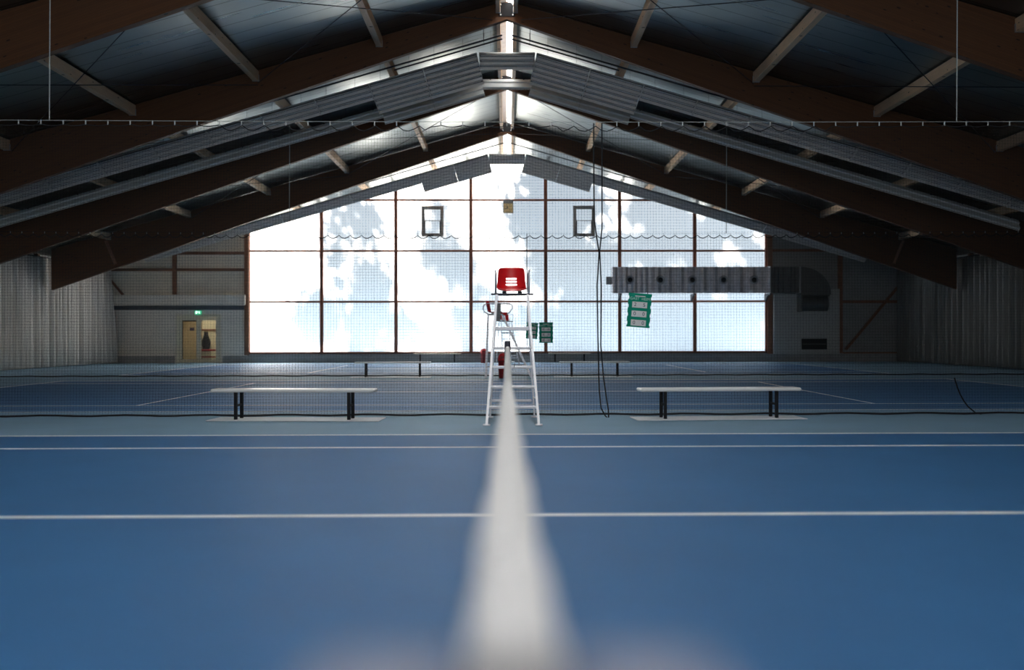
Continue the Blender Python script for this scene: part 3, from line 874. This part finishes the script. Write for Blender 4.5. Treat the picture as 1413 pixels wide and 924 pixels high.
# ------------------------------------------------------------------ curtain nets
def curtain_net(Yc, zc, hem_px, label_place, clip_x, hangers, swag):
    t = thing('divider_net', f'dark ball stop net hanging across the hall {label_place}', 'net', (0, Yc, 0), 0, 'ball stop nets between the courts')
    hp = sorted([Vector((q.x, max(q.y, Yc - .12), q.z)) for q in [PF(a, b, .03) for a, b in hem_px]], key=lambda p: p.x)
    pts = [Vector((-17.0, hp[0].y, .03))] + hp + [Vector((17.0, hp[-1].y, .03))]
    pts = sorted(pts, key=lambda p: p.x)
    def hy(x):
        for a, b in zip(pts, pts[1:]):
            if a.x <= x <= b.x:
                u = (x - a.x) / max(1e-6, b.x - a.x); return a.y + (b.y - a.y) * u
        return pts[-1].y
    nu, nv = 220, 10
    def zc_(x): return zc + .0003 * x * x
    sp = .33
    def topz(x):
        u = (x / sp) % 1.0
        return zc_(x) - .05 - swag(x) * (1 - (2 * u - 1) ** 2)
    def fn(u, v):
        x = -16.9 + 33.8 * u
        y0 = hy(x) - Yc
        wob = .05 * math.sin(x * 2.1 + v) * (1 - v) + .03 * math.sin(x * .7 + 3 * v)
        return (x, y0 * (1 - v) ** 1.3 + wob * v * (1 - v) * 4, .03 + (topz(x) - .03) * v)
    mb = MB().grid(fn, nu, nv)
    o = mb.build('netting', M['curtain_net'], t, True, False)
    uv = o.data.uv_layers.new(name='UVMap')
    for lp in o.data.loops:
        c = o.data.vertices[lp.vertex_index].co
        uv.data[lp.index].uv = (c.x + 20, c.z)
    # hem rope on the floor
    hx = [(-16.9 + .25 * i) for i in range(136)]
    MB().tube([(x, hy(x) - Yc, .03 + .008 * math.sin(x * 5.3)) for x in hx], .016 * (Yc / 14.9) ** .3, 6).build('hem_rope', M['hem'], t)
    tx = [(-16.9 + .0825 * i) for i in range(410)]
    MB().tube([(x, 0, topz(x)) for x in tx if abs(x) < 16.9], .007 * Yc / 15, 5).build('top_rope', M['hem'], t)
    MB().tube([(-17.1 + i * 34.2 / 20, 0, zc_(-17.1 + i * 34.2 / 20)) for i in range(21)], .0042, 6).build('suspension_cable', M['cable'] if Yc < 20 else M['hem'], t)
    n = int(clip_x / sp)
    cm = MB().cbox((-.008, -.008, -.07), (.008, .008, 0), .002).build('clip', M['clip'], t)
    cd = cm.data; bpy.data.objects.remove(cm)
    for i in range(-n, n + 1):
        o = bpy.data.objects.new('clip', cd); COL.objects.link(o); o.parent = t; o.location = (i * sp, 0, zc_(i * sp) + .005)
        s_ = .95 if Yc < 20 else .75; o.scale = (s_, s_, s_)
    for hx_ in hangers:
        MB().tube([(hx_, 0, zc_(hx_)), (hx_ + .02, 0, roof(hx_) - .02)], .008 * (Yc / 15) ** .5, 6).build('hanger_rope', M['cable'], t)
    return t
n1 = curtain_net(15.05, 4.40, [(0, 576.5), (150, 575.5), (290, 575), (370, 576), (450, 578), (540, 578.5), (600, 577), (640, 574), (670, 572.8), (740, 572.8), (800, 574.5), (860, 576), (1000, 575.5), (1100, 575), (1180, 574.5), (1230, 573), (1265, 571.5), (1350, 571), (1413, 570.5)],
                 'between the first and second court', 9.2, [P(68, 100, 15.05).x, P(1320, 100, 15.05).x], lambda x: .09 if (-4.2 < x < -1.2 or .8 < x < 4.8) else .03)
n2 = curtain_net(29.6, 4.2, [(0, 520.5), (300, 519.8), (700, 519), (1000, 518.3), (1413, 517)],
                 'between the second and third court', 16.2, [P(398, 250, 29.5).x, P(1003, 250, 29.5).x], lambda x: .10)
# ropes that draw the first net up
def rope(name, pix, Y, r, label, parent=None):
    o = MB().tube([P(a, b, Y) for a, b in pix], r, 6).build(name, M['hem'], parent)
    return tag(o, label, 'rope')
rope('draw_rope', [(819.3, 170), (819.4, 224), (820, 304), (826.6, 349), (824, 394), (825, 463), (826, 512), (827, 540), (829.5, 563), (835, 573), (838, 576.2)], 14.72, .011, 'dark draw rope hanging down the near net, left of the close pair')
rope('draw_rope', [(830.5, 170), (830.7, 224), (830.7, 314), (827.6, 345), (829.5, 394), (829, 477), (833, 522), (837, 550), (839.5, 565), (839.8, 576.4)], 14.68, .011, 'dark draw rope hanging down the near net, right of the close pair')
rope('draw_rope', [(1317, 521), (1321, 534), (1325, 544), (1330, 553), (1336, 561), (1346.5, 569.6), (1354, 571)], 14.86, .010, 'dark loose rope curving down to the hem at the right end of the near net')
rope('hanging_rope', [(727, 322), (727, 372), (727.4, 440), (727, 480)], 29.3, .012, 'thin dark rope hanging on the far net above the red seat')

# ------------------------------------------------------------------ court net
def court_net(Y0, label):
    c = Y0; t = thing('tennis_net', label, 'net', (0.002, c, 0))
    H = 6.40
    def zt_(y): return .914 + .150 * (abs(y) / H) ** 1.05
    ys = [-H + .03 + (2 * H - .06) * i / 96 for i in range(97)]
    # canvas band: an inverted U with slightly flaring skirts
    sec = [(-.031, -.07), (-.027, -.025), (-.019, -.006), (0, 0), (.019, -.006), (.027, -.025), (.031, -.07), (.026, -.07), (.022, -.025), (0, -.008), (-.022, -.025), (-.026, -.07)]
    vs = []; fs = []
    n = len(sec)
    for y in ys:
        fl_ = .002 * math.sin(y * 9) + .0015 * math.sin(y * 23)
        for (x, z) in sec: vs.append((x + fl_, y, zt_(y) + z))
    for i in range(len(ys) - 1):
        for k in range(n):
            l = (k + 1) % n; fs.append((i * n + k, i * n + l, (i + 1) * n + l, (i + 1) * n + k))
    MB().add(vs, fs).build('headband', M['band'], t, True)
    def fn(u, v):
        y = ys[0] + (ys[-1] - ys[0]) * u
        return (.006 * math.sin(y * 3 + v * 4), y, .02 + (zt_(y) - .06) * v)
    o = MB().grid(fn, 60, 6).build('netting', M['court_net'], t, True, False)
    uv = o.data.uv_layers.new(name='UVMap')
    for lp in o.data.loops:
        q = o.data.vertices[lp.vertex_index].co; uv.data[lp.index].uv = (q.y + 20, q.z)
    MB().box((-.006, -.025, .005), (.006, .025, zt_(0) - .07)).build('centre_strap', M['strap'], t)
    MB().tube([(0, ys[0], .02), (0, ys[-1], .02)], .008, 6).build('lower_rope', M['hem'], t)
    return t
net = court_net(COURTS[0], 'tennis net of the near court with white canvas headband, seen end on')
for s, nm, top in ((1, 'dark net post at the umpire chair end with a black cap', 1.135), (-1, 'light grey net post at the camera end of the near court', 1.1145)):
    yy = COURTS[0] + s * 6.44
    t = thing('net_post', nm, 'net post', (0.002, yy, 0), 0, 'posts of the near net')
    MB().lathe([(.040, 0), (.040, top - .02), (.036, top - .005), (.02, top)], 20, (0, s * .03, 0)).build('post', M['post'] if s > 0 else M['capm'], t, True)
    MB().lathe([(.10, 0), (.10, .006), (.05, .012)], 20, (0, s * .03, 0)).build('floor_plate', M['steel'], t)
    if s > 0:
        MB().tube([(.05, s * .03, .86), (.09, s * .03, .86), (.09, s * .03, .78)], .008, 6).build('crank', M['steel'], t)
    else:
        MB().cbox((-.064, -.085, top - .035), (.064, .0, top - .0), .012).build('cap', M['capm'], t)

# ------------------------------------------------------------------ umpire chairs
def umpire_chair(loc, rotz, label, panel=False):
    t = thing('umpire_chair', label, 'umpire chair', loc, rotz, 'umpire chairs')
    F0, F1, B0, B1 = -.85, -.02, .45, .38
    hw = lambda z: .35 - .0725 * z
    Z = 1.80
    tr = .019
    for s in (-1, 1):
        MB().bar((s * hw(0), F0, .01), (s * hw(Z), F1, Z), .032, .06, (0, 1, 0)).build('ladder_rail', M['alu'], t)
        MB().bar((s * hw(0) * .93, B0, .01), (s * hw(Z), B1, Z), .026, .05, (0, 1, 0)).build('rear_leg', M['alu'], t)
        MB().cbox((s * hw(0) - .05, F0 - .03, .0), (s * hw(0) + .05, F0 + .03, .022), .006).build('foot', M['alu'], t)
        MB().cbox((s * hw(0) * .93 - .05, B0 - .03, .0), (s * hw(0) * .93 + .05, B0 + .03, .022), .006).build('foot', M['alu'], t)
        MB().tube([(s * hw(.35), F0 + (F1 - F0) * .35 / Z, .35), (s * hw(.3) * .94, B0 - .01, .30)], .011, 8).build('side_brace', M['alu'], t, True)
        MB().tube([(s * hw(Z), F1 - .02, Z), (s * hw(Z), B1 + .02, Z)], .018, 8).build('side_rail', M['alu'], t, True)
        # armrest loop
        ax_ = s * .235; pts = []
        path = [(B1 - .0, Z + .02), (B1 + .10, Z + .06), (B1 + .15, Z + .16), (B1 + .13, Z + .27), (B1 + .04, Z + .31), (.1, Z + .31), (-.22, Z + .31), (-.31, Z + .27), (-.32, Z + .2), (-.26, Z + .1), (-.16, Z + .0)]
        MB().tube([(ax_, a, b) for a, b in path], .012, 8).build('armrest', M['alu'], t, True)
    for i, z in enumerate((.237, .502, .768, 1.03, 1.30)):
        y = F0 + (F1 - F0) * z / Z
        hh = .02 if i < 4 else .028
        MB().cbox((-hw(z) + .01, y - .025, z - hh), (hw(z) - .01, y + .025, z + hh), .008).build('rung', M['alu'], t)
    zb_ = .25
    MB().cbox((-hw(zb_) * .94, B0 - .03, zb_ - .018), (hw(zb_) * .94 - .03, B0 + .0, zb_ + .018), .006).build('rear_brace', M['alu'], t)
    MB().cbox((-.30, -.06, Z - .025), (.30, -.03, Z + .0), .006).build('seat_bar', M['rod'], t)
    MB().cbox((-.2, .02, Z - .02), (.2, .34, Z - .004), .004).build('seat_plate', M['greyp'], t)
    for s in (-1, 1): MB().cbox((s * .11 - .03, .0, Z), (s * .11 + .03, .3, Z + .035), .006).build('seat_block', M['black'], t)
    # shell: side profile (y, z), from the back top down and forward to the lip
    pf = [(.462, 2.198), (.452, 2.15), (.44, 2.072), (.436, 2.045), (.431, 2.018), (.428, 2.002), (.424, 1.975), (.42, 1.957), (.414, 1.93), (.408, 1.905), (.39, 1.875), (.34, 1.852), (.24, 1.842), (.12, 1.845), (.03, 1.855), (.0, 1.85), (-.012, 1.835)]
    wd = [.168, .180, .183, .186, .183, .186, .19, .193, .197, .20, .205, .213, .215, .21, .205, .20, .195]
    us = [-1, -.85, -.62, -.41, -.2, 0, .2, .41, .62, .85, 1]
    vs = []; fs = []
    nn = len(us)
    for (y, z), w in zip(pf, wd):
        back = z > 1.9 and y > .35
        for u in us:
            lift = .03 * abs(u) ** 3
            if back: vs.append((u * w * 1.07 - .010, y - .11 * abs(u) ** 2.2, z - .02 * abs(u) ** 6))
            else: vs.append((u * w, y, z + lift))
    slots = {2, 4, 6}   # rows of holes
    slot_rows = {3: 1, 5: 1, 7: 1}
    for j in range(len(pf) - 1):
        for i in range(nn - 1):
            if j in (3, 5, 7) and 3 <= i <= 6: continue
            fs.append((j * nn + i, j * nn + i + 1, (j + 1) * nn + i + 1, (j + 1) * nn + i))
    o = MB().add(vs, fs).build('seat_shell', M['red'], t, True, False); solid(o, .008)
    sb = o.modifiers.new('round', 'SUBSURF'); sb.levels = 1; sb.render_levels = 2
    o.modifiers.move(1, 0)
    if panel:
        MB().cbox((-.265, .02, 1.60), (-.25, .15, 2.12), .004).build('side_panel', M['greyp'], t)
    return t
umpire_chair((.07, 14.27, 0), 0, 'tall aluminium umpire chair with red slotted seat at the near net')
c2x = (P(692, 434, 28.95).x)
umpire_chair((c2x, 28.88, 0), R(90), 'tall aluminium umpire chair seen side on, with a grey panel, by the far net', True)
c3x = P(698.3, 450, 43.2).x
umpire_chair((c3x, 43.1, 0), R(14), 'farthest small umpire chair with red seat in front of the gable window')

# ------------------------------------------------------------------ bins
def bin_(px, Y, h, w, label):
    x = P(px, 500, Y).x
    t = thing('waste_bin', label, 'waste bin', (x, Y, 0), 0, 'red waste bins')
    r = w / 2
    MB().lathe([(r * .82, 0), (r * .86, .02), (r * .97, h * .66), (r * 1.02, h * .67), (r * 1.02, h * .70)], 28).build('body', M['darkred'], t, True)
    pf = [(r * 1.04, h * .70), (r * 1.05, h * .74)] + [(r * 1.03 * math.cos(a), h * .76 + (h * .24) * math.sin(a)) for a in [math.pi / 2 * i / 8 for i in range(8)]] + [(.01, h)]
    ld = MB().lathe(pf, 28).build('lid', M['red'], t, True)
    rim = [(r * 1.07 * math.cos(a), -r * .1, h * .74 + h * .27 * math.sin(a)) for a in [math.pi * i / 16 for i in range(17)]]
    MB().tube(rim, .012, 8).build('lid_rim', M['capm'], ld, True)
    MB().box((-r * .6, -r * 1.02, h * .74), (r * .6, -r * .7, h * .86)).build('flap', M['darkred'], ld)
bin_(694.6, 28.25, .72, .30, 'red dome lidded waste bin standing in front of the side on umpire chair')
bin_(668, 43.6, .62, .32, 'small distant red waste bin standing near the gable window')

# ------------------------------------------------------------------ benches and floor boards
def bench(x, y, L_, legoff, rot, mt, label, dep=.34, zt_=.45):
    t = thing('bench', label, 'bench', (x, y, 0), rot, 'long low benches')
    MB().cbox((-L_ / 2, -dep / 2, zt_ - .045), (L_ / 2, dep / 2, zt_), .014).build('seat', mt, t)
    for s in (-1, 1):
        lx = s * legoff
        for q in (-1, 1):
            MB().cbox((lx - .022, q * (dep / 2 - .04) - .022, .018), (lx + .022, q * (dep / 2 - .04) + .022, zt_ - .045), .004).build('leg', M['black'], t)
        MB().box((lx - .015, -dep / 2 + .06, .2), (lx + .015, dep / 2 - .06, .23)).build('crossbar', M['black'], t)
    return t
def floor_board(x, y, L_, dep, rot, label, skew=0):
    o = MB().cbox((-L_ / 2, -dep / 2, .006), (L_ / 2, dep / 2, .017), .004).build('floor_board', M['pad'])
    o.location = (x, y, 0); o.rotation_euler = (0, 0, rot)
    tag(o, label, 'floor board', 'white boards under the benches')
X = lambda px, Y: P(px, 500, Y).x
bench(X(406.5, 14.4), 14.4, 2.33, .81, R(-3.5), M['bench'], 'white topped bench by the near net, left of the near umpire chair')
bench(X(991.5, 14.4), 14.4, 2.33, .81, R(4), M['bench'], 'white topped bench by the near net, right of the near umpire chair')
floor_board(X(410, 14.42), 14.42, 2.45, .60, R(-3.5), 'white floor board under the bench left of the near umpire chair')
floor_board(X(990, 14.42), 14.42, 2.45, .60, R(4), 'white floor board under the bench right of the near umpire chair')
bench(X(542, 28.8), 28.85, 2.17, .77, 0, M['bench'], 'white topped bench by the far net, left of the side on umpire chair')
bench(X(820.5, 28.8), 28.85, 2.02, .66, 0, M['bench'], 'white topped bench by the far net, right of the side on umpire chair')
floor_board(X(539.5, 28.8), 28.8, 2.27, .62, 0, 'white floor board under the left bench by the far net')
floor_board(X(818, 28.8), 28.8, 2.24, .62, 0, 'white floor board under the right bench by the far net')
bench(X(603.5, 44.1), 44.1, 2.07, .75, 0, M['tan'], 'tan topped bench against the far wall, left of the clock', .32, .42)
bench(X(786, 44.1), 44.1, 1.85, .64, 0, M['tan'], 'tan topped bench against the far wall, right of the clock', .32, .42)

# ------------------------------------------------------------------ score boards
def score_board(pc, w, h, rz, roll, label, digits):
    t = thing('score_sign', label, 'score board', pc, 0, 'green score boards')
    t.rotation_euler = (0, roll, rz)
    # notched outline
    pts = []
    nn = 4
    pts += [(-w / 2, -h / 2), (w / 2, -h / 2)]
    for i in range(nn):
        z0 = -h / 2 + h * i / nn; z1 = -h / 2 + h * (i + 1) / nn
        pts += [(w / 2, z0 + .2 * h / nn), (w / 2 - .012, z0 + .3 * h / nn), (w / 2 - .012, z0 + .6 * h / nn), (w / 2, z0 + .7 * h / nn)]
    pts += [(w / 2, h / 2), (-w / 2, h / 2)]
    for i in range(nn - 1, -1, -1):
        z0 = -h / 2 + h * i / nn
        pts += [(-w / 2, z0 + .7 * h / nn), (-w / 2 + .012, z0 + .6 * h / nn), (-w / 2 + .012, z0 + .3 * h / nn), (-w / 2, z0 + .2 * h / nn)]
    MB().prism(pts, -.006, .006).build('board', M['green'], t)
    rot = (R(90), 0, 0)
    text_obj('GAST  HEIM', w * .165, M['mint'], t, (0, -.0075, h * .335), rot)
    MB().box((-w * .22, -.009, h * .40), (w * .22, -.0065, h * .425)).build('header_bar', M['white'], t)
    for r_, (a, b) in enumerate(digits):
        z = h * (.16 - .265 * r_)
        pl = MB().cbox((-w * .32, -.012, z - h * .088), (w * .32, -.0065, z + h * .088), .003).build('number_panel', M['white'], t)
        text_obj(a, h * .15, M['ink'], pl, (-w * .19, -.0135, z), rot, 'digit')
        text_obj(b, h * .15, M['ink'], pl, (w * .19, -.0135, z), rot, 'digit')
    for q in (-.3, .3): MB().tube([(q * w, 0, h / 2), (q * w, .03, h / 2 + .03)], .004, 5).build('hang_loop', M['hem'], t)
    return t
score_board(P(882, 428, 14.72), .345, .50, 0, R(4.5), 'green score board reading 2 to 5, hung crooked under the air duct', [('2', '5'), ('0', '0'), ('0', '0')])
score_board(P(753.5, 458.7, 29.3), .41, .60, 0, 0, 'small green score board hung straight in front of a brown mullion', [('0', '0'), ('0', '0'), ('0', '0')])
score_board(P(734, 456, 29.25), .36, .47, R(15), R(4), 'small green score board half hidden behind the near umpire chair', [('0', '0'), ('0', '0'), ('0', '0')])

# ------------------------------------------------------------------ outside: ground, trees, sun
o = MB().box((-45, YW + 3.3, -.3), (45, YW + 60, -.05)).build('ground', M['ground']); tag(o, 'ground outside the hall', kind='structure')
SD = Vector((.28, -.72, -.63)).normalized()
def tree(name, pane_pts, dist, seed, nclump, nleaf, csize, lsize, label):
    """crown built where its shade falls on the gable window; pane_pts: (x, z, rx, rz) ellipses of that shade"""
    rg = random.Random(seed)
    vs = []; fs = []
    cs = []
    for i in range(nclump):
        x, z, rx, rz = rg.choice(pane_pts)
        while True:
            a, b = rg.uniform(-1, 1), rg.uniform(-1, 1)
            if a * a + b * b < 1: break
        q = Vector((x + a * rx, YW, z + b * rz)) - SD * (dist + rg.uniform(-1.5, 1.5))
        cs.append(q)
        for j in range(nleaf):
            p = q + Vector((rg.gauss(0, csize), rg.gauss(0, csize), rg.gauss(0, csize * .8)))
            u = Vector((rg.gauss(0, 1), rg.gauss(0, 1), rg.gauss(0, 1))).normalized()
            w = u.orthogonal().normalized(); s_ = lsize * rg.uniform(.6, 1.3)
            b0 = len(vs)
            vs += [p - u * s_, p + w * s_ * .5, p + u * s_, p - w * s_ * .5]; fs.append((b0, b0 + 1, b0 + 2, b0 + 3))
    base = Vector((sum(c.x for c in cs) / len(cs), sum(c.y for c in cs) / len(cs), -.05))
    t = thing(name, label, 'tree', base, 0, 'trees outside the gable window')
    cz = sum(c.z for c in cs) / len(cs)
    MB().add([(v - base) for v in vs], fs).build('foliage', M['leaf'], t, False, False)
    tk_ = MB().tube([(0, 0, 0), (.1, 0, cz * .3), (-.1, .1, cz * .6), (0, 0, cz * .95)], [.28, .22, .16, .06], 10)
    for q in cs[::max(1, len(cs) // 14)]:
        l_ = q - base
        tk_.tube([(0, 0, cz * .45), Vector((l_.x * .5, l_.y * .5, cz * .45 + (l_.z - cz * .45) * .6)), l_], [.08, .05, .02], 6)
    tk_.build('trunk', M['bark'], t, True)
tree('tree', [(-6.4, 5.0, 1.5, 2.4), (-5.6, 2.0, 1.5, 1.6), (-8.4, 1.8, .7, .9)], 8, 1, 50, 80, .34, .20, 'leafy tree outside the left part of the window, seen as dappled shade')
tree('tree', [(-2.2, 5.6, 1.6, 1.4), (-1.2, 2.0, 1.5, 1.6), (.8, 3.4, 1.0, 2.0), (-2.8, 4.2, 1.2, .9)], 13, 2, 32, 80, .34, .20, 'leafy tree outside the middle of the window, seen as dappled shade')
tree('tree', [(3.4, 4.6, 2.0, 2.8), (3.2, 1.2, 2.0, 1.9), (2.0, 6.8, 1.6, 1.4)], 8, 3, 118, 90, .37, .22, 'leafy tree outside the right middle of the window, seen as shade')
tree('tree', [(7.0, 5.8, 2.2, 1.8), (6.6, 1.6, 2.0, 2.2), (7.4, 1.0, 3.6, 1.2), (10.0, 4.2, 2.2, 2.6), (9.8, 1.5, 2.2, 1.8)], 13.5, 4, 150, 90, .35, .24, 'dense tree outside the right end of the window, seen as shade')

sun = bpy.data.lights.new('sun', 'SUN'); sun.energy = 46.0; sun.angle = R(1.6); sun.color = (1, .94, .86)
so = bpy.data.objects.new('sun', sun); COL.objects.link(so)
so.rotation_mode = 'QUATERNION'; so.rotation_quaternion = SD.to_track_quat('-Z', 'Y')
so.location = (0, 60, 30)

wd = bpy.data.worlds.new('world'); sc.world = wd; wd.use_nodes = True
nt = wd.node_tree
bgd = nt.nodes['Background']
bgd.inputs[0].default_value = (.55, .72, 1.0, 1); bgd.inputs[1].default_value = .22

sc.cycles.use_denoising = True
sc.cycles.max_bounces = 10
sc.cycles.diffuse_bounces = 5
sc.cycles.glossy_bounces = 4
sc.cycles.transparent_max_bounces = 24
sc.cycles.transmission_bounces = 6
sc.cycles.sample_clamp_indirect = 6.0
